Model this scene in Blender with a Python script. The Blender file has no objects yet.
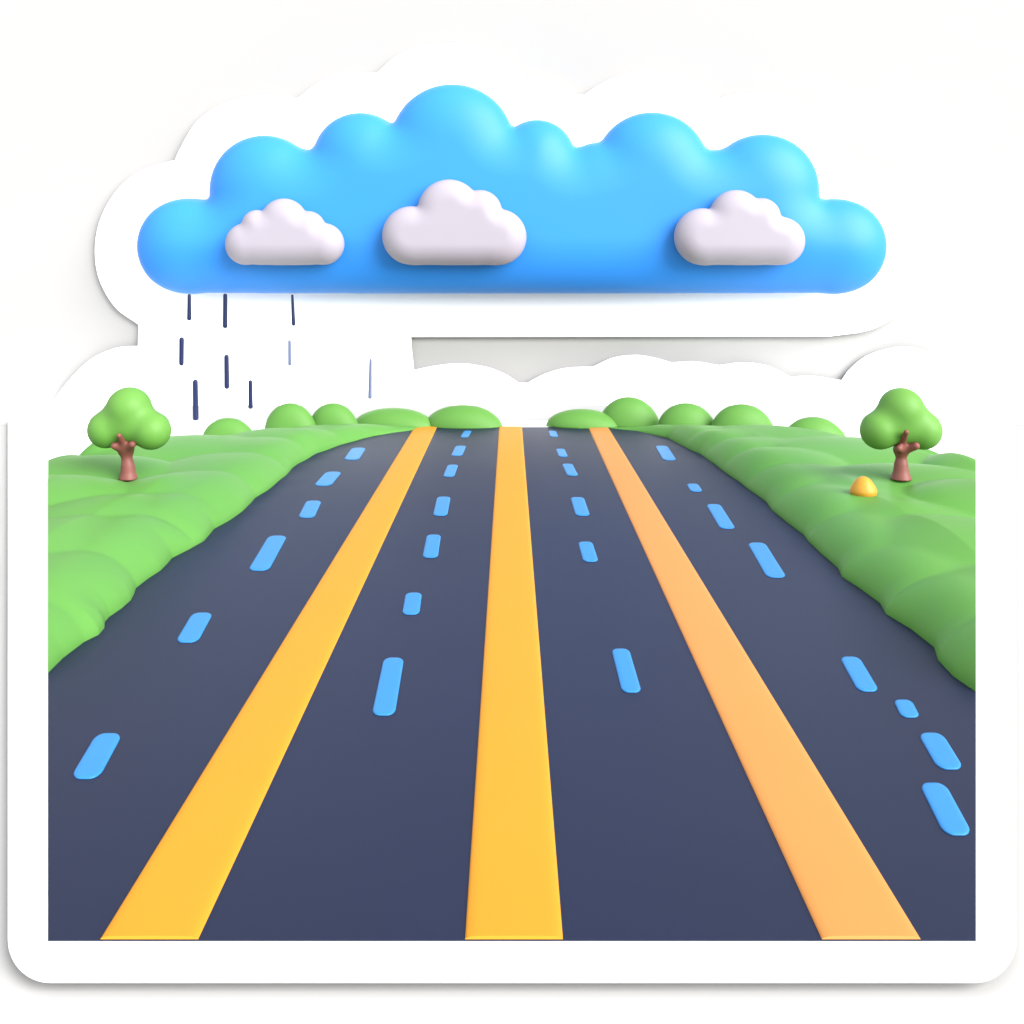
import bpy, bmesh, math, random
import numpy as np
from mathutils import Vector, noise

# ------------------------------------------------------------------ basics
F, CX, CY, H = 1000.0, 512.0, 268.0, 6.0        # lens in pixels, level lens axis, eye height
scene = bpy.context.scene
C = scene.collection

def gnd(px, py, z=0.0):
    Y = F * (H - z) / (py - CY)
    return ((px - CX) / F * Y, Y)
def at(px, py, Y):
    return ((px - CX) / F * Y, Y, H - (py - CY) / F * Y)

def mat(name, col, rough=0.5, spec=0.5, tint=None, coat=0.0, bump=0.0, bscale=6.0, var=0.0, vscale=1.5, sheen=0.0, sub=0.0):
    m = bpy.data.materials.new(name); m.use_nodes = True
    nt = m.node_tree; b = nt.nodes['Principled BSDF']
    b.inputs['Roughness'].default_value = rough
    b.inputs['Specular IOR Level'].default_value = spec
    if tint: b.inputs['Specular Tint'].default_value = (*tint, 1)
    b.inputs['Coat Weight'].default_value = coat
    b.inputs['Coat Roughness'].default_value = 0.35
    b.inputs['Sheen Weight'].default_value = sheen
    geo = nt.nodes.new('ShaderNodeNewGeometry')
    if var > 0:
        n = nt.nodes.new('ShaderNodeTexNoise'); n.inputs['Scale'].default_value = vscale; n.inputs['Detail'].default_value = 3
        nt.links.new(geo.outputs['Position'], n.inputs['Vector'])
        mx = nt.nodes.new('ShaderNodeMix'); mx.data_type = 'RGBA'
        mx.inputs[6].default_value = (*[c * (1 - var) for c in col], 1)
        mx.inputs[7].default_value = (*[min(1, c * (1 + var)) for c in col], 1)
        nt.links.new(n.outputs['Fac'], mx.inputs[0]); nt.links.new(mx.outputs[2], b.inputs['Base Color'])
    else:
        b.inputs['Base Color'].default_value = (*col, 1)
    if bump > 0:
        n2 = nt.nodes.new('ShaderNodeTexNoise'); n2.inputs['Scale'].default_value = bscale; n2.inputs['Detail'].default_value = 4
        nt.links.new(geo.outputs['Position'], n2.inputs['Vector'])
        bp = nt.nodes.new('ShaderNodeBump'); bp.inputs['Strength'].default_value = bump; bp.inputs['Distance'].default_value = 0.05
        nt.links.new(n2.outputs['Fac'], bp.inputs['Height']); nt.links.new(bp.outputs['Normal'], b.inputs['Normal'])
    if sub > 0:
        b.inputs['Subsurface Weight'].default_value = sub
        b.inputs['Subsurface Radius'].default_value = (0.4, 0.4, 0.4)
        b.inputs['Subsurface Scale'].default_value = 0.5
    return m

M = dict(
    paper=mat('white_board', (0.97, 0.97, 0.97), 0.7, 0.1, var=0.004),
    floor=mat('white_floor', (0.3480, 0.3480, 0.3480), 0.9, 0.000, var=0.004),
    wall=mat('white_backdrop', (0.3120, 0.3120, 0.3120), 0.9, 0.000, var=0.004),
    asphalt=mat('navy_road', (0.0075, 0.0098, 0.0275), 0.5, 0.240, tint=(0.5, 0.68, 1.0), var=0.06, vscale=0.5),
    yellow=mat('yellow_stripe', (0.4200, 0.1850, 0.0141), 0.55, 0.096, var=0.03, vscale=0.6),
    peach=mat('peach_lit_stripe', (0.3938, 0.1690, 0.0447), 0.55, 0.120, var=0.03, vscale=0.6),  # stripe yellow with the pinkish light on the right side painted into the colour
    dash=mat('sky_blue_dash', (0.0167, 0.1462, 0.3818), 0.45, 0.280, var=0.04, vscale=1.5),
    grass=mat('soft_green', (0.0695, 0.1992, 0.0385), 0.5, 0.120, var=0.08, vscale=0.35),
    bush=mat('bush_green', (0.0722, 0.1933, 0.0363), 0.5, 0.160, var=0.08, vscale=0.8),
    crown=mat('crown_green', (0.0820, 0.2094, 0.0363), 0.5, 0.200, var=0.08, vscale=1.2),
    bark=mat('red_brown_bark', (0.1551, 0.0507, 0.0418), 0.5, 0.280, var=0.1, vscale=4),
    stone=mat('orange_stone', (0.3938, 0.1969, 0.0179), 0.45, 0.280, var=0.03, vscale=3),
    blue=mat('blue_cloud', (0.0203, 0.1800, 0.5600), 0.5, 0.240, var=0.03, vscale=0.25),
    puff=mat('white_cloud', (0.2650, 0.2440, 0.2900), 0.5, 0.280, var=0.01, vscale=1),
    rain=mat('navy_rain', (0.0042, 0.0096, 0.0477), 0.4, 0.240, var=0.05, vscale=3),
    rainpale=mat('pale_rain', (0.0955, 0.1193, 0.2028), 0.4, 0.240, var=0.05, vscale=3),
)

def props(o, label=None, cat=None, group=None, kind=None):
    for k, v in (('label', label), ('category', cat), ('group', group), ('kind', kind)):
        if v: o[k] = v
    return o

def mesh_obj(name, verts, faces, m, parent=None, origin=None, smooth=True, sharp=0):
    verts = np.asarray(verts, float)
    if parent is not None: origin = np.array(parent.location)
    if origin is None:
        origin = np.array([(verts[:, 0].min() + verts[:, 0].max()) / 2, (verts[:, 1].min() + verts[:, 1].max()) / 2, verts[:, 2].min()])
    verts = verts - np.asarray(origin)
    me = bpy.data.meshes.new(name)
    me.from_pydata([tuple(v) for v in verts], [], [tuple(int(i) for i in f) for f in faces])
    bm = bmesh.new(); bm.from_mesh(me)
    bmesh.ops.recalc_face_normals(bm, faces=bm.faces)
    bm.to_mesh(me); bm.free()
    if smooth:
        me.polygons.foreach_set('use_smooth', [True] * len(me.polygons))
    me.materials.append(m); me.update()
    if sharp: me.set_sharp_from_angle(angle=math.radians(sharp))
    o = bpy.data.objects.new(name, me); C.objects.link(o)
    if parent is not None: o.parent = parent
    else: o.location = origin
    return o

def empty(name, loc):
    o = bpy.data.objects.new(name, None); o.location = loc; o.empty_display_size = 0.3
    C.objects.link(o); return o

# ------------------------------------------------------------------ distance fields
def smin(a, b, k):
    h = np.maximum(k - np.abs(a - b), 0) / k
    return np.minimum(a, b) - h * h * k * 0.25
def sphere(P, c, r, s=(1, 1, 1)):
    q = (P - np.asarray(c)) / np.asarray(s)
    n = np.sqrt((q ** 2).sum(-1)) + 1e-9
    return (n - r) * min(s)
def capsule(P, a, b, ra, rb, s=(1, 1, 1)):
    s = np.asarray(s, float); a = np.asarray(a, float); b = np.asarray(b, float)
    p = (P - a) / s; d = (b - a) / s
    t = np.clip((p @ d) / (d @ d), 0, 1)
    q = p - t[..., None] * d
    return (np.sqrt((q ** 2).sum(-1)) - (ra + (rb - ra) * t)) * s.min()
def rbox(P, c, h, r):
    q = np.abs(P - np.asarray(c)) - (np.asarray(h) - r)
    return np.sqrt((np.maximum(q, 0) ** 2).sum(-1)) + np.minimum(q.max(-1), 0) - r

def nets(f, lo, hi, step):
    lo = np.asarray(lo, float); n = np.ceil((np.asarray(hi) - lo) / step).astype(int) + 1
    ax = [lo[i] + np.arange(n[i]) * step for i in range(3)]
    G = np.stack(np.meshgrid(*ax, indexing='ij'), -1)
    D = f(G); ins = D < 0
    acc = np.zeros(tuple(n - 1) + (3,)); cnt = np.zeros(tuple(n - 1))
    crossings = []
    for a in range(3):
        s0 = [slice(None)] * 3; s1 = [slice(None)] * 3
        s0[a] = slice(0, -1); s1[a] = slice(1, None)
        d0, d1 = D[tuple(s0)], D[tuple(s1)]
        cr = (d0 < 0) != (d1 < 0)
        I = np.argwhere(cr)
        t = d0[cr] / (d0[cr] - d1[cr])
        pt = lo + I * step; pt[:, a] += t * step
        b, c = [(1, 2), (2, 0), (0, 1)][a]
        ok = (I[:, b] > 0) & (I[:, c] > 0) & (I[:, b] < n[b] - 1) & (I[:, c] < n[c] - 1)
        I = I[ok]; pt = pt[ok]
        quad = []
        for ob, oc in ((1, 1), (0, 1), (0, 0), (1, 0)):
            J = I.copy(); J[:, b] -= ob; J[:, c] -= oc
            np.add.at(acc, tuple(J.T), pt); np.add.at(cnt, tuple(J.T), 1); quad.append(J)
        crossings.append(quad)
    m = cnt > 0
    idx = -np.ones(cnt.shape, int); idx[m] = np.arange(m.sum())
    V = acc[m] / cnt[m][:, None]
    faces = [np.stack([idx[tuple(J.T)] for J in q], -1) for q in crossings]
    Fc = np.concatenate(faces)
    e = step * 0.05
    for _ in range(3):
        d = f(V)
        g = np.stack([(f(V + np.eye(3)[i] * e) - f(V - np.eye(3)[i] * e)) / (2 * e) for i in range(3)], -1)
        g2 = (g ** 2).sum(-1) + 1e-6
        mv = -g * (d / g2)[:, None]
        L = np.sqrt((mv ** 2).sum(-1)); lim = step * 0.5
        mv *= np.minimum(1, lim / (L + 1e-12))[:, None]
        V = V + mv
    return V, Fc

# ------------------------------------------------------------------ outlines
def catmull(pts, n=6):
    P = [np.array(p, float) for p in pts]; out = []
    P = [2 * P[0] - P[1]] + P + [2 * P[-1] - P[-2]]
    for i in range(1, len(P) - 2):
        for k in range(n):
            t = k / n
            out.append(0.5 * ((2 * P[i]) + (-P[i - 1] + P[i + 1]) * t + (2 * P[i - 1] - 5 * P[i] + 4 * P[i + 1] - P[i + 2]) * t * t
                              + (-P[i - 1] + 3 * P[i] - 3 * P[i + 1] + P[i + 2]) * t ** 3))
    out.append(P[-2]); return out

def slab(name, outline, to3, back, m, parent=None):
    """outline polygon lifted by to3 and given thickness by vector back"""
    bm = bmesh.new(); pv = None; vs = []
    for p in outline:
        v = np.array(to3(*p))
        if pv is not None and np.linalg.norm(v - pv) < 1e-4: continue
        vs.append(v); pv = v
    n = len(vs)
    V = vs + [v + np.array(back) for v in vs]
    o = mesh_obj(name, V, [list(range(n)), list(range(2 * n - 1, n - 1, -1))] + [[i, (i + 1) % n, n + (i + 1) % n, n + i] for i in range(n)], m, parent, smooth=False)
    return o

YB = 40.0        # upright board
# ------------------------------------------------------------------ studio floor and backdrop
def strip(name, prof, x0, x1, m):
    V = []; Fc = []
    for (y, z) in prof: V += [(x0, y, z), (x1, y, z)]
    for i in range(len(prof) - 1): Fc.append((2 * i, 2 * i + 1, 2 * i + 3, 2 * i + 2))
    return mesh_obj(name, V, Fc, m, origin=(0, 0, 0))
ZF = -0.14
WALL = YB + 0.27
g = strip('ground', [(-60, ZF), (20, ZF), (WALL - 1.5, ZF)], -70, 70, M['floor'])
props(g, 'plain white floor that the road model stands on', 'ground', kind='structure')
prof = [(WALL - 1.5 + 1.5 * math.sin(a), ZF + 1.5 - 1.5 * math.cos(a)) for a in np.linspace(0, math.pi / 2, 14)] + [(WALL, 60)]
s = strip('sky', prof, -70, 70, M['wall'])
props(s, 'plain white backdrop behind the cloud board', 'sky', kind='structure')

# ------------------------------------------------------------------ white die-cut board
board = empty('cutout_board', (0, YB, -0.012))
props(board, 'white die-cut board with scalloped cloud outline behind and under the road', 'board')
up = [
 [(8, 520), (8, 470), (8, 456), (14, 440), (26, 427), (48, 413)],
 [(48, 413), (53, 401.5), (70, 379), (91, 359), (116, 348), (138, 346)],
 [(138, 346), (138.5, 324.5)],
 [(138.5, 324.5), (115, 307), (99, 278.6), (95, 248), (101, 217.6), (117.5, 189.5), (141, 170.7), (175, 160)],
 [(175, 160), (181, 147), (197, 121.5), (225, 102.7), (263, 94.7), (298, 98)],
 [(298, 98), (319, 82.5), (342.6, 74.5), (377, 72.7)],
 [(377, 72.7), (399, 54.4), (427, 45), (455, 42.7), (483, 48.8), (506.6, 59.5), (529, 78)],
 [(529, 78), (551.6, 82.5), (577, 94.3), (585, 94.3)],
 [(585, 94.3), (601, 84), (624, 74.5), (652, 71), (683, 75.5), (706, 86), (720, 98)],
 [(720, 98), (739, 94), (762.5, 93), (790.6, 98), (819, 112), (840, 133), (854, 160)],
 [(854, 160), (875, 164.5), (898, 177.7), (917, 199), (927.5, 227), (928.5, 255), (919.5, 285.5), (898, 313.6), (870, 330), (828, 336.6)],
 [(828, 336.6), (411, 337)],
 [(411, 337), (412, 352), (414, 370)],
 [(414, 370), (434.7, 365.8), (460.5, 363.4), (486, 367), (505, 374), (519, 383)],
 [(519, 383), (527, 383)],
 [(527, 383), (545, 373.75), (566, 368), (593, 366.7)],
 [(593, 366.7), (613, 357.8), (636, 355), (655, 357.8), (671.4, 362.5)],
 [(671.4, 362.5), (695, 361.5), (719, 365.3)],
 [(719, 365.3), (744, 362.5), (770, 366.4), (791, 377)],
 [(791, 377), (812.5, 376), (841.7, 380.4)],
 [(841.7, 380.4), (851, 368), (869, 354.8), (897, 347), (918, 348.4), (939, 358), (957, 378), (974, 398), (981, 414)],
 [(981, 414), (999, 424.4), (1011, 438), (1016, 456), (1016, 470), (1016, 520)],
]
YBASE = CY + F * (H + 0.012) / YB          # row where the upright meets the base
poly = []
for seg in up:
    pts = catmull(seg, 6) if len(seg) > 2 else [np.array(p, float) for p in seg]
    for p in pts:
        if p[1] > YBASE: continue
        if not poly or np.linalg.norm(poly[-1] - p) > 0.3: poly.append(p)
poly = [np.array([poly[0][0], YBASE])] + poly + [np.array([poly[-1][0], YBASE])]
slab('upright_panel', poly, lambda x, y: at(x, y, YB), (0, 0.06, 0), M['paper'], board)
# base panel: a tapering sheet with rounded front corners, lying a hand above the floor
zb = -0.012
base = [(8, YBASE + 0.4), (8, 700)]
for a in np.linspace(0, math.pi / 2, 16):
    base.append((8 + 42 - 42 * math.cos(a), 938.5 + 42 * math.sin(a)))
for a in np.linspace(0, math.pi / 2, 16):
    base.append((1016 - 42 + 42 * math.sin(a), 938.5 + 42 * math.cos(a)))
base += [(1016, 700), (1016, YBASE + 0.4)]
slab('base_panel', base, lambda x, y: (*gnd(x, y, zb), zb), (0, 0, -0.02), M['paper'], board)
# short feet that carry the base, set back out of sight
for (x, y) in ((-2.5, 11), (2.5, 11), (-7, 22), (7, 22), (-12, 36), (12, 36), (0, 36)):
    V = []
    for z in (ZF, zb - 0.02):
        for dx, dy in ((-.4, -.4), (.4, -.4), (.4, .4), (-.4, .4)): V.append((x + dx, y + dy, z))
    Fc = [(0, 1, 5, 4), (1, 2, 6, 5), (2, 3, 7, 6), (3, 0, 4, 7), (0, 1, 2, 3), (4, 5, 6, 7)]
    mesh_obj('foot', V, Fc, M['paper'], board, smooth=False)

# ------------------------------------------------------------------ road
YN, YF = F * H / (940 - CY), F * H / (427 - CY)
SL, SR = (48 - CX) / F, (976 - CX) / F
def interp(pts):
    P = sorted(pts, key=lambda p: p[1])
    ys = np.array([p[1] for p in P]); xs = np.array([p[0] for p in P])
    return lambda y: np.interp(y, ys, xs)
EL = [(48, 673), (63, 658), (84, 642), (99, 634.6), (104.4, 628), (104.8, 622), (109, 617), (122, 608), (131, 600), (134, 594), (136, 588), (147.7, 579), (160, 571), (167, 564), (172, 558),
      (190, 549), (204, 541), (210, 534), (214, 529), (228.5, 521), (244, 511), (250, 504), (255, 498), (267, 491), (285, 477), (292, 469), (300, 463), (318, 453.5), (340, 445), (374, 436), (413.6, 430), (424, 427)]
ER = [(976, 692), (953, 676), (938, 660), (934, 647), (911, 629), (886, 614), (880, 603), (858, 587), (842, 577), (838, 568), (823, 555), (809, 542), (804, 535), (788, 523), (772, 510), (766, 502),
      (738.7, 482), (717.6, 466.6), (700, 454), (688, 449), (668, 438), (640, 432), (600, 427)]
EpxL, EpxR = interp(EL), interp(ER)

V = []; Fc = []; NR, NC = 260, 60
for i in range(NR + 1):
    py = 940 + (427 - 940) * (i / NR)
    Y = F * H / (py - CY)
    xl = max(SL * Y, (EpxL(py) - CX) / F * Y - 1.6) if py < 673 else SL * Y
    xr = min(SR * Y, (EpxR(py) - CX) / F * Y + 1.6) if py < 692 else SR * Y
    for j in range(NC + 1):
        x = xl + (xr - xl) * j / NC
        e = max(0, min(x - xl, xr - x) - 1.6)
        far = max(0, min(1, (Y - 18) / 12))
        w = 0.06 * far * max(0, 1 - e / 1.0) * max(0, noise.noise(Vector((x * 1.3, Y * 0.8, 0))))
        V.append((x, Y, w))
for i in range(NR):
    for j in range(NC):
        a = i * (NC + 1) + j; Fc.append((a, a + 1, a + NC + 2, a + NC + 1))
# thin edge all round
top = len(V); ring = [j for j in range(NC + 1)] + [i * (NC + 1) + NC for i in range(1, NR + 1)] + [NR * (NC + 1) + j for j in range(NC - 1, -1, -1)] + [i * (NC + 1) for i in range(NR - 1, 0, -1)]
for r in ring: V.append((V[r][0], V[r][1], -0.010))
for k in range(len(ring)):
    k2 = (k + 1) % len(ring); Fc.append((ring[k], ring[k2], top + k2, top + k))
road = mesh_obj('road', V, Fc, M['asphalt'], origin=(0, YN, 0), sharp=45)
props(road, 'dark navy multi-lane road narrowing towards the horizon', 'road', kind='structure')

def ribbon(name, xl0, xr0, xl1, xr1, m, hgt=0.030, lip=0.12):
    V = []; Fc = []; prof = []
    for a in np.linspace(0, math.pi / 2, 6): prof.append((lip * (1 - math.cos(a)), hgt * math.sin(a)))
    n = 60
    (a0, _), (b0, _) = gnd(xl0, 940), gnd(xr0, 940)
    (a1, _), (b1, _) = gnd(xl1, 427.3), gnd(xr1, 427.3)
    y0, y1 = YN + 0.004, YF - 0.02
    rows = n + 1
    for i in range(rows):
        t = i / n; Y = y0 + (y1 - y0) * t
        A = a0 + (a1 - a0) * t; B = b0 + (b1 - b0) * t
        L = lip
        xs = [(A + p[0], p[1]) for p in prof] + [(A + (B - A) * 0.5, hgt + 0.003)] + [(B - p[0], p[1]) for p in prof[::-1]]
        for x, z in xs: V.append((x, Y, z + 0.003))
    w = len(xs)
    for i in range(n):
        for j in range(w - 1):
            a = i * w + j; Fc.append((a, a + 1, a + w + 1, a + w))
    Fc.append(list(range(w))); Fc.append([n * w + j for j in range(w)])
    for i in range(n):
        Fc.append((i * w, (i + 1) * w, (i + 1) * w + w - 1, i * w + w - 1))
    o = mesh_obj(name, V, Fc, m, road, sharp=60)
    return o
ribbon('lane_stripe', 100, 198, 414.5, 437, M['yellow'])
ribbon('lane_stripe', 465, 563, 499, 522, M['yellow'])
o = ribbon('lane_stripe', 822, 921, 588, 608, M['peach']); o['label'] = 'right stripe with pinkish light painted into its paler peach colour'

DASH = [ # far centre x, y, near centre x, y, width
 (359, 448, 351, 460, 15), (334, 472, 322, 486, 17), (314, 501, 306, 518, 16), (278, 536, 258, 571, 20), (203, 613, 186, 643, 22), (110, 733.5, 84, 779.5, 28),
 (468, 431, 464, 437.5, 8), (461, 446, 456.5, 456, 11), (453, 465, 448.5, 477, 11), (444, 497, 440, 516, 14), (434, 535, 430, 558, 15), (414, 593, 410.5, 615, 17), (394, 658, 383, 716, 22),
 (552, 431, 554.5, 437, 8), (560, 449, 563.5, 457, 9), (567, 464, 573, 476, 11), (577, 497.5, 583, 516, 14), (585, 542, 591, 562, 15), (620, 649, 632, 693, 19),
 (661, 446, 670, 460.5, 13), (692, 484, 697, 492, 12), (713, 504.5, 728, 529, 15), (756, 543, 777, 578, 19), (849, 657, 869, 692, 21), (902, 700, 911, 718, 19), (929.5, 733, 951.5, 770, 26), (931.5, 783, 959, 836, 28)]
for (fx, fy, nx, ny, wpx) in DASH:
    ax, ay = gnd(fx, fy); bx, by = gnd(nx, ny)
    wd = wpx / F * (ay + by) / 2 / 2
    L = abs(ay - by); th = 0.018
    rings = [(0.0, 0.0), (0.012, 0.65 * th), (0.035, 0.95 * th), (0.08, th)]
    V = []; Fc = []; n = 48
    rx = 0.75 * wd; ry = min(L * 0.24, 1.6 * rx)
    for (ins, z) in rings:
        for q in range(4):
            sx, sy = ((1, 1), (-1, 1), (-1, -1), (1, -1))[q]
            for k in range(12):
                a = math.pi / 2 * (q + k / 11)
                u = sx * (wd - rx) + (rx - ins) * math.cos(a); vv = sy * (L / 2 - ry) + (ry - ins * 1.5) * math.sin(a)
                t = vv / L + 0.5
                V.append((bx + (ax - bx) * t + u, by + (ay - by) * t, z + 0.003))
    for r in range(3):
        for k in range(n):
            k2 = (k + 1) % n; Fc.append((r * n + k, r * n + k2, (r + 1) * n + k2, (r + 1) * n + k))
    Fc.append([3 * n + k for k in range(n)]); Fc.append([k for k in range(n)][::-1])
    mesh_obj('lane_dash', V, Fc, M['dash'], road)

# ------------------------------------------------------------------ grass hills
def smax(a, b, k=0.06):
    h = np.maximum(k - np.abs(a - b), 0) / k
    return np.maximum(a, b) + h * h * k * 0.25
def hill(name, side, E, tip, backpts, domes, label):
    S = SL if side < 0 else SR
    bk = sorted(backpts); bx = np.array([b[0] for b in bk]); by = np.array([b[1] for b in bk])
    NRr, NCc = 420, 130
    pys = np.linspace(tip, 427.2, NRr + 1)
    Ys = F * H / (pys - CY)
    Xe = (E(pys) - CX) / F * Ys
    Xs = S * Ys
    # dense polyline of the road edge, to measure the distance to it
    edge = np.stack([Xe, Ys], -1)[::2]
    u = np.linspace(0, 1, NCc + 1) ** 1.7
    X = Xe[:, None] + (Xs - Xe)[:, None] * u[None, :]
    Y = np.repeat(Ys[:, None], NCc + 1, 1)
    P = np.stack([X, Y], -1)
    d = np.full(X.shape, 1e9)
    for e0, e1 in zip(edge[:-1], edge[1:]):
        v = e1 - e0; t = np.clip(((X - e0[0]) * v[0] + (Y - e0[1]) * v[1]) / (v @ v + 1e-9), 0, 1)
        d = np.minimum(d, np.hypot(X - e0[0] - t * v[0], Y - e0[1] - t * v[1]))
    d[:, 0] = 0
    ker = np.ones(41) / 41
    sm = np.stack([np.convolve(np.pad(edge[:, c], 20, mode='reflect', reflect_type='odd'), ker, 'valid') for c in (0, 1)], -1)
    ds = np.full(X.shape, 1e9)
    for e0, e1 in zip(sm[:-1], sm[1:]):
        v = e1 - e0; t = np.clip(((X - e0[0]) * v[0] + (Y - e0[1]) * v[1]) / (v @ v + 1e-9), 0, 1)
        ds = np.minimum(ds, np.hypot(X - e0[0] - t * v[0], Y - e0[1] - t * v[1]))
    tt = np.clip(d / 0.9, 0, 1); tt = tt * tt * (3 - 2 * tt)
    d = d * (1 - tt) + ds * tt
    px = CX + F * X / Y
    db = np.interp(px, bx, by) - Y
    w = 1.15
    pe = np.sqrt(np.clip(1 - (1 - np.clip(d / w, 0, 1)) ** 2, 0, 1))
    pb = np.sqrt(np.clip(1 - (1 - np.clip(db / 1.3, 0, 1)) ** 2, 0, 1))
    Z = np.full(X.shape, 0.0)
    for (cx, cy, rx, ry, amp) in domes:
        X0, Y0 = gnd(cx, cy)
        r2 = ((X - X0) / rx) ** 2 + ((Y - Y0) / ry) ** 2
        Z = smax(Z, amp * (np.sqrt(np.clip(1.25 - r2, 0, None)) - 0.5) * 1.7, 0.06)
    # puffy lobes side by side along the road edge
    rnd = random.Random(5 if side < 0 else 8); yy = Ys[0] - 0.3; LZ = np.zeros(X.shape)
    while yy < 36.5:
        k = int(np.argmin(abs(Ys - yy))); gap = 2.0 + rnd.random() * 0.9
        ex, ey = sm[min(k // 2, len(sm) - 1)]
        cx_, cy_ = ex + side * 1.35, ey + 0.3
        q = ((X - cx_) / 1.9) ** 2 + ((Y - cy_) / (gap * 0.74)) ** 2
        LZ = smax(LZ, (0.34 + 0.1 * rnd.random()) * np.sqrt(np.clip(1.12 - q, 0, None)), 0.04); yy += gap
    lipf = np.clip(d / 1.9, 0, 1) ** 0.7
    Zt = (0.34 * pe + smax(Z * lipf, LZ * np.clip((37 - Y) / 4, 0.3, 1), 0.05) * pe) * pb
    near = np.clip((36 - Y) / 6, 0, 1)
    far = np.clip((Y - 30) / 8, 0, 1)
    Zt = Zt * (1 - 0.35 * far * np.clip(1 - d / 3, 0, 1))
    Zt = np.where(db < 0, -0.05, Zt)
    V = np.stack([X, Y, Zt], -1).reshape(-1, 3).tolist(); Fc = []
    W = NCc + 1
    for i in range(NRr):
        for j in range(NCc):
            a = i * W + j; Fc.append((a, a + 1, a + W + 1, a + W))
    k = len(V)                                # cut side wall
    for i in range(NRr + 1):
        v = V[i * W + NCc]; V.append((v[0], v[1], -0.011))
    for i in range(NRr):
        Fc.append((i * W + NCc, (i + 1) * W + NCc, k + i + 1, k + i))
    o = mesh_obj(name, V, Fc, M['grass'], sharp=75)
    props(o, label, 'hill', kind='structure')
    def height(x, y):
        i = np.argmin((P[..., 0] - x) ** 2 + (P[..., 1] - y) ** 2); return float(Zt.reshape(-1)[i])
    return height
hl = hill('hill', -1, EpxL, 673, [(48, 28.2), (75, 29.5), (110, 31), (180, 32.8), (230, 34.0), (300, 36), (360, 37), (424, 37.7)],
  [(28, 625, 2.0, 2.6, .50), (70, 572, 2.6, 2.5, .55), (118, 540, 2.5, 2.2, .50), (186, 512, 2.2, 2.0, .52), (45, 520, 2.6, 2.2, .60),
   (238, 487, 2.0, 2.2, .36), (95, 490, 2.6, 2.0, .50), (290, 463, 2.2, 3.0, .30), (170, 464, 4.0, 2.6, .40), (95, 466, 1.7, 1.3, .75), (240, 456, 3.5, 2.5, .2), (20, 484, 2.6, 1.6, .5), (360, 440, 3, 3, .2)],
  'rolling puffy green hill left of the road')
hr = hill('hill', 1, EpxR, 692, [(976, 28.0), (950, 29.2), (925, 30), (850, 32.6), (790, 34.2), (720, 35.6), (660, 37), (600, 37.7)],
  [(1000, 640, 2.2, 2.8, .55), (950, 575, 3.1, 2.6, .60), (880, 540, 2.4, 2.2, .45), (985, 522, 2.4, 2.0, .55), (835, 510, 2.5, 2.2, .42), (905, 500, 3.0, 2.0, .50),
   (780, 478, 2.4, 2.4, .36), (955, 468, 2.2, 1.6, .70), (850, 468, 4.0, 2.6, .45), (735, 458, 2.6, 3.2, .36), (680, 440, 3, 3, .2), (1000, 484, 2.4, 1.8, .6), (790, 450, 4, 3, .4)],
  'rolling puffy green hill right of the road')

# ------------------------------------------------------------------ bushes on the skyline
bushes = [(203, 253, 418, 35.0, 'smallest lone round bush between the left tree and the bush pair'),
 (265, 315, 403, 36.6, 'left one of the twin round green bushes under the rain'),
 (309, 357, 403, 37.0, 'right one of the twin round green bushes on the left skyline'),
 (354, 432, 408, 38.1, 'low wide green bush where the left hill meets the road'),
 (426, 499, 405, 38.1, 'broad green bush beside the yellow centre stripe, left of the gap'),
 (547, 616, 409, 38.1, 'low green bush at the road end, right of the gap'),
 (600, 657, 397, 38.3, 'tallest round green bush above the right orange stripe'),
 (658, 714, 403, 37.2, 'round green bush between the tallest bush and its right neighbour'),
 (711, 772, 404, 36.4, 'dome shaped green bush above the outer right lane'),
 (783, 844, 417, 34.4, 'lone low green bush just left of the right tree')]
for (x0, x1, ty, Y, lab) in bushes:
    sc = Y / F; r = (x1 - x0) / 2 * sc; xc = ((x0 + x1) / 2 - CX) * sc; zt = H - (ty - CY) * sc
    zc = 0.0 if zt < 1.1 * r + .2 else zt - r * 0.95
    rz = zt - zc; rr = r * 1.02
    s = (rr, min(rr * 0.6, 0.75), rz)
    f = lambda P, c=(xc, Y, zc), s=s: smin(sphere(P, c, 1.0, s), sphere(P, (c[0] + s[0] * .35, c[1] - s[1] * .2, c[2] - s[2] * .15), 0.72, s), 0.15)
    V, Fc = nets(f, (xc - rr * 1.3, Y - rr * 1.2, zc - rz * 1.2), (xc + rr * 1.3, Y + rr * 1.2, zc + rz * 1.3), max(rr / 14, .06))
    keep = max(-0.04, zc - rz)
    V[:, 2] = np.maximum(V[:, 2], -0.011)
    o = mesh_obj('bush', V, Fc, M['bush'])
    props(o, lab, 'bush', 'round green bushes along the skyline')

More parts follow.
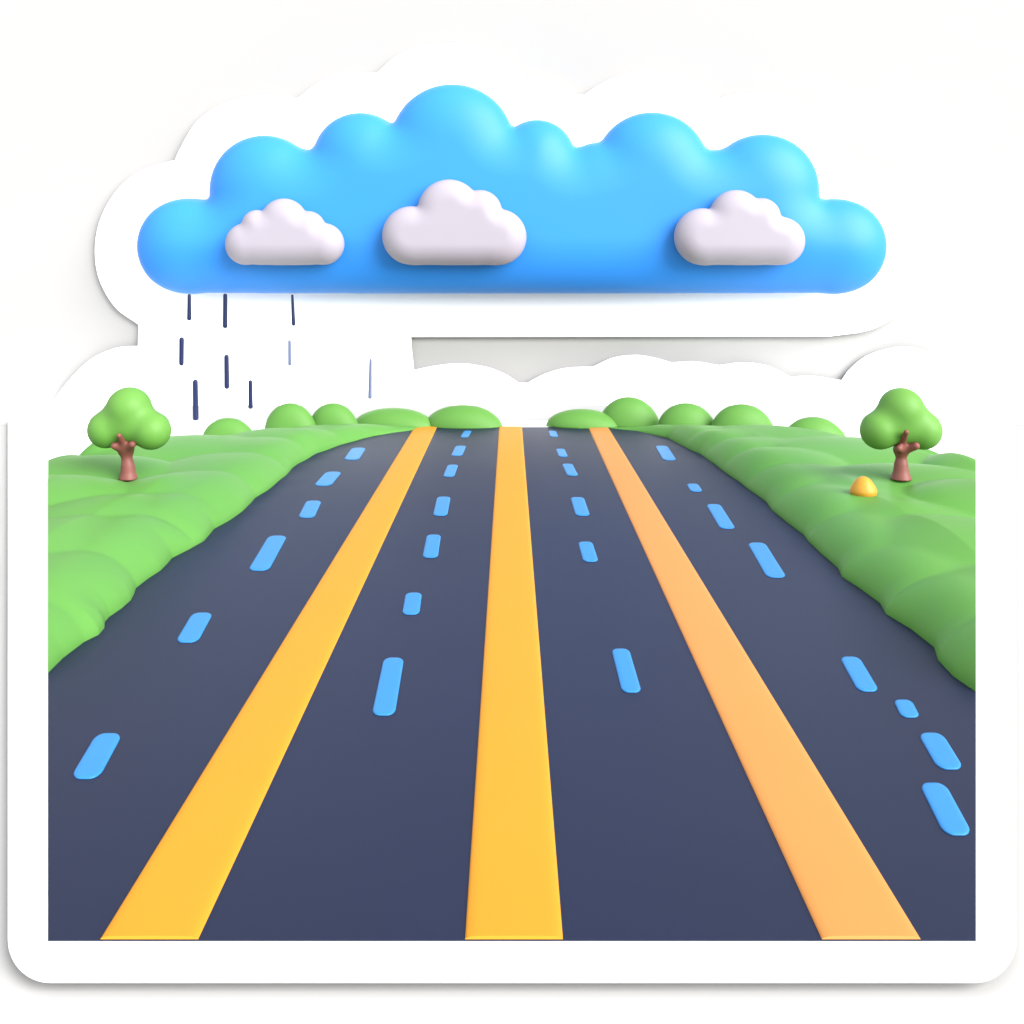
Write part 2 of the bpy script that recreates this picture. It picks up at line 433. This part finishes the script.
# ------------------------------------------------------------------ trees
def tree(basepx, crown, trunk, height, label):
    Y = 27.0
    for _ in range(8):
        x = (basepx[0] - CX) / F * Y; z = height(x, Y); Y = F * (H - z) / (basepx[1] - CY)
    sc = Y / F
    W = lambda px, py, dy=0: np.array([(px - CX) * sc, Y + dy, H - (py - CY) * sc])
    root = empty('tree', tuple(W(*basepx)))
    props(root, label, 'tree', 'puffy three-lobed trees on the hills')
    def fc(P):
        d = None
        for (px, py, r, dy) in crown:
            q = sphere(P, W(px, py, dy), r * sc); d = q if d is None else smin(d, q, 11 * sc)
        return d
    V, Fc = nets(fc, W(basepx[0] - 50, basepx[1] - 15, -1.3), W(basepx[0] + 50, basepx[1] - 100, 1.3), 0.055)
    mesh_obj('crown', V, Fc, M['crown'], root)
    def ft(P):
        d = None
        for (a, b, ra, rb) in trunk:
            q = capsule(P, W(*a), W(*b), ra * sc, rb * sc); d = q if d is None else smin(d, q, 5 * sc)
        return np.maximum(d, (root.location[2] - 0.05) - P[..., 2])
    V, Fc = nets(ft, W(basepx[0] - 18, basepx[1] + 6, -1.1), W(basepx[0] + 18, basepx[1] - 62, .6), 0.026)
    mesh_obj('trunk', V, Fc, M['bark'], root)
DF = -0.56     # branches reach forward over the crown's front
tree((128.3, 477), [(128.3, 409.5, 22.2, .05), (107, 429.5, 18.6, 0), (152.4, 430.5, 18.8, -.05), (129, 427, 15, 0)],
     [((128.3, 480), (128, 467), 9.6, 5.6), ((128, 467), (126, 450), 5.4, 5.4), ((126, 449), (119.5, 443.5, DF * .6), 6.0, 3.4), ((126, 449), (137.5, 442, DF * .6), 6.0, 3.6), ((126, 449), (127.6, 432, DF), 4.8, 2.3)],
     hl, 'puffy green tree with short-stubbed red-brown trunk on the left hill')
tree((901, 477), [(902, 410.5, 22.5, .05), (879.3, 430.5, 18.8, 0), (922.3, 430.5, 19.0, 0), (901, 428, 15, 0)],
     [((901, 480), (901, 466), 10.6, 5.8), ((901, 466), (901.5, 451), 5.4, 5.0), ((901, 449), (893.8, 446, DF * .6), 5.6, 3.4), ((901, 450), (910.5, 443.5, DF * .6), 5.6, 3.8), ((900, 448), (896.6, 428, DF * 1.1), 4.2, 2.3)],
     hr, 'puffy green tree with tall forked trunk beside the orange stone, right hill')

# orange stone
Y = 26.0
for _ in range(8):
    z = hr((863.5 - CX) / F * Y, Y); Y = F * (H - z) / (494 - CY)
sc = Y / F; c0 = np.array([(863.5 - CX) * sc, Y, z])
f = lambda P: smin(capsule(P, c0 + (0, 0, 3.5 * sc), c0 + (0, 0, 9 * sc), 12.2 * sc, 8.6 * sc), sphere(P, c0 + (0, 0, 4 * sc), 12.4 * sc, (1, 1, .8)), 3 * sc)
V, Fc = nets(f, c0 - 20 * sc, c0 + 24 * sc, 0.03)
o = mesh_obj('stone', V, Fc, M['stone'])
props(o, 'small egg-shaped orange stone on the grass left of the right tree', 'stone')

# ------------------------------------------------------------------ big blue cloud
def cloud(name, Y, lobs, boxes, half, edge, k, m, step, squeeze=1.0, soft=30):
    """soft pillow: the union of round lobes, given thickness and one wide rounded rim"""
    sc = Y / F
    W = lambda px, py: np.array([(px - CX) * squeeze * sc, H - (py - CY) * sc])
    h, r = half * sc, edge * sc
    def outline_sd(X, Z):
        d = None
        def add(d, q): return q if d is None else smin(d, q, k * sc)
        for (x, y, rr) in lobs:
            c = W(x, y); d = add(d, np.hypot(X - c[0], Z - c[1]) - rr * sc)
        for (x0, y0, x1, y1, rr) in boxes:
            A = W(x0, y0); B = W(x1, y1); c = (A + B) / 2; hh = np.abs(B - A) / 2 - rr * sc
            qx = np.abs(X - c[0]) - hh[0]; qz = np.abs(Z - c[1]) - hh[1]
            d = add(d, np.hypot(np.maximum(qx, 0), np.maximum(qz, 0)) + np.minimum(np.maximum(qx, qz), 0) - rr * sc)
        return d
    xs = [l[0] - l[2] for l in lobs] + [l[0] + l[2] for l in lobs]; ys = [l[1] - l[2] for l in lobs] + [l[1] + l[2] for l in lobs]
    lo = W(min(xs), max(ys)) - 4 * sc; hi = W(max(xs), min(ys)) + 4 * sc
    # distance to the outline on a fine grid, smoothed a little inside so the creases are soft
    st = step * 0.5
    gx = np.arange(lo[0] - 3 * st, hi[0] + 4 * st, st); gz = np.arange(lo[1] - 3 * st, hi[1] + 4 * st, st)
    GX, GZ = np.meshgrid(gx, gz, indexing='ij'); SD = outline_sd(GX, GZ)
    ol = []
    for axn in (0, 1):
        a0, a1 = (SD[:-1], SD[1:]) if axn == 0 else (SD[:, :-1], SD[:, 1:])
        cr = (a0 < 0) != (a1 < 0); I = np.argwhere(cr); t = a0[cr] / (a0[cr] - a1[cr])
        px_ = gx[I[:, 0]] + (t * st if axn == 0 else 0); pz_ = gz[I[:, 1]] + (t * st if axn == 1 else 0)
        ol.append(np.stack([px_, pz_], -1))
    ol = np.concatenate(ol); D2 = np.full(SD.shape, 1e9)
    for p in ol: D2 = np.minimum(D2, (GX - p[0]) ** 2 + (GZ - p[1]) ** 2)
    DD = np.where(SD < 0, -np.sqrt(D2), SD)
    B = DD.copy()
    for _ in range(int(soft)):
        Pd = np.pad(B, 1, mode='edge'); B = (Pd[:-2, 1:-1] + Pd[2:, 1:-1] + Pd[1:-1, :-2] + Pd[1:-1, 2:] + 2 * B) / 6
    wgt = np.clip(-DD / (0.25 * r), 0, 1); DD = DD * (1 - wgt) + B * wgt
    def f(P):
        x = (P[..., 0] - gx[0]) / st; z = (P[..., 2] - gz[0]) / st
        i = np.clip(x.astype(int), 0, len(gx) - 2); j = np.clip(z.astype(int), 0, len(gz) - 2); u = x - i; v = z - j
        d = DD[i, j] * (1 - u) * (1 - v) + DD[i + 1, j] * u * (1 - v) + DD[i, j + 1] * (1 - u) * v + DD[i + 1, j + 1] * u * v
        a = np.maximum(1 + d / r, 0)
        return (np.sqrt(a * a + ((P[..., 1] - Y) / h) ** 2 + 1e-9) - 1) * min(h, r)
    V, Fc = nets(f, (lo[0], Y - h - 3 * sc, lo[1]), (hi[0], Y + h + 3 * sc, hi[1]), step)
    return mesh_obj(name, V, Fc, m)
YC = 38.7
o = cloud('cloud', YC, [(184, 246, 47), (264, 190, 54.5), (360, 161, 48), (452, 147, 62.5), (537, 158, 38), (596, 168, 25), (652, 170, 57.5), (763, 191, 56.5), (840, 246.5, 46.8)],
  [(150, 200, 875, 293, 46), (225, 150, 805, 290, 40), (320, 150, 705, 290, 40)], 35, 56, 6, M['blue'], 0.12, 0.996, 30)
props(o, 'huge glossy sky-blue cloud with bumpy top and flat bottom above the road', 'cloud')

def puff(lobs, boxes, label):
    o = cloud('small_cloud', 36.95, lobs, boxes, 16, 21, 2.5, M['puff'], 0.06, 1.0, 14)
    props(o, label, 'cloud', 'small white clouds in front of the blue cloud')
puff([(246.5, 244, 21), (257, 225, 15), (284, 222, 23.5), (308, 228.5, 17.5), (323.3, 244, 21)], [(240, 222, 330, 265, 20), (262, 215, 312, 264, 15)], 'smallest lavender-white cloud above the rain, with five bumps')
puff([(411.5, 235.5, 29.3), (449, 211, 31.5), (480, 212, 22), (498.5, 237, 28)], [(395, 212, 515, 265, 24), (430, 195, 490, 264, 15)], 'largest lavender-white puffy cloud, in the middle of the blue cloud')
puff([(702.5, 236.7, 28.4), (736, 217, 27), (761, 217.5, 19.5), (780.8, 241, 24)], [(685, 215, 795, 265, 23), (722, 205, 772, 264, 15)], 'lavender-white puffy cloud on the right part of the blue cloud')

# ------------------------------------------------------------------ rain streaks
YR = 38.2; sc = YR / F
streaks = [((189.3, 295.5), (189.2, 318.5), 1.6, 2.2, 'rain', 'short navy rain streak touching the cloud, leftmost of the top three'),
 ((225.2, 295.5), (225.1, 326), 2.0, 2.4, 'rain', 'long navy rain streak touching the cloud, middle of the top three'),
 ((292.3, 295.5), (293.6, 324), 1.2, 1.9, 'rain', 'thin tilted rain streak touching the cloud, rightmost of the top three'),
 ((181.6, 339.5), (181.4, 363.5), 2.4, 2.4, 'rain', 'navy rain streak farthest left, below the first top streak'),
 ((226.5, 357), (226.8, 386.5), 2.4, 2.6, 'rain', 'navy rain streak straight below the middle top streak'),
 ((195.3, 382), (195.7, 418), 2.6, 2.8, 'rain', 'longest navy rain streak, reaching lowest near the left tree'),
 ((250.4, 382), (250.6, 406.5), 2.0, 2.3, 'rain', 'dark rain streak ending just above the left round bush'),
 ((289.5, 341.5), (289.9, 364), 1.5, 1.9, 'rainpale', 'pale rain streak below the thin tilted one'),
 ((370.6, 360), (370.0, 397), 1.3, 2.0, 'rainpale', 'faint grey-blue rain streak, far right on its own')]
for (a, b, ra, rb, mm, lab) in streaks:
    A = np.array(at(*a, YR)); B = np.array(at(*b, YR))
    f = lambda P: capsule(P, A, B, ra * sc, rb * sc)
    lo = np.minimum(A, B) - .2; hi = np.maximum(A, B) + .2
    V, Fc = nets(f, lo, hi, 0.028)
    o = mesh_obj('rain_streak', V, Fc, M[mm])
    props(o, lab, 'raindrop', 'rain streaks falling from the cloud')

# ------------------------------------------------------------------ camera and light
cam = bpy.data.cameras.new('camera'); co = bpy.data.objects.new('camera', cam); C.objects.link(co)
co.location = (0, 0, H); co.rotation_euler = (math.radians(90), 0, 0)
cam.sensor_width = 36; cam.sensor_fit = 'HORIZONTAL'; cam.lens = 36 * F / 1024
cam.shift_x = 0; cam.shift_y = -(512 - CY) / 1024
cam.clip_start = 0.1; cam.clip_end = 500
scene.camera = co

w = bpy.data.worlds.new('World'); scene.world = w; w.use_nodes = True
bg = w.node_tree.nodes['Background']; bg.inputs[0].default_value = (0.97, 0.98, 1.0, 1); bg.inputs[1].default_value = 0.76

sd = bpy.data.lights.new('sun', 'SUN'); so = bpy.data.objects.new('sun', sd); C.objects.link(so)
sd.energy = 3.7; sd.angle = math.radians(50); sd.color = (1.0, 0.97, 0.93)
dirv = Vector((0.66, -0.56, 0.49)).normalized()
so.rotation_euler = dirv.to_track_quat('Z', 'Y').to_euler(); so.location = dirv * 60

scene.view_settings.view_transform = 'Standard'; scene.view_settings.look = 'None'
scene.view_settings.exposure = 1.35; scene.view_settings.gamma = 1.0
scene.render.engine = 'CYCLES'
scene.render.resolution_x = 1024; scene.render.resolution_y = 1024
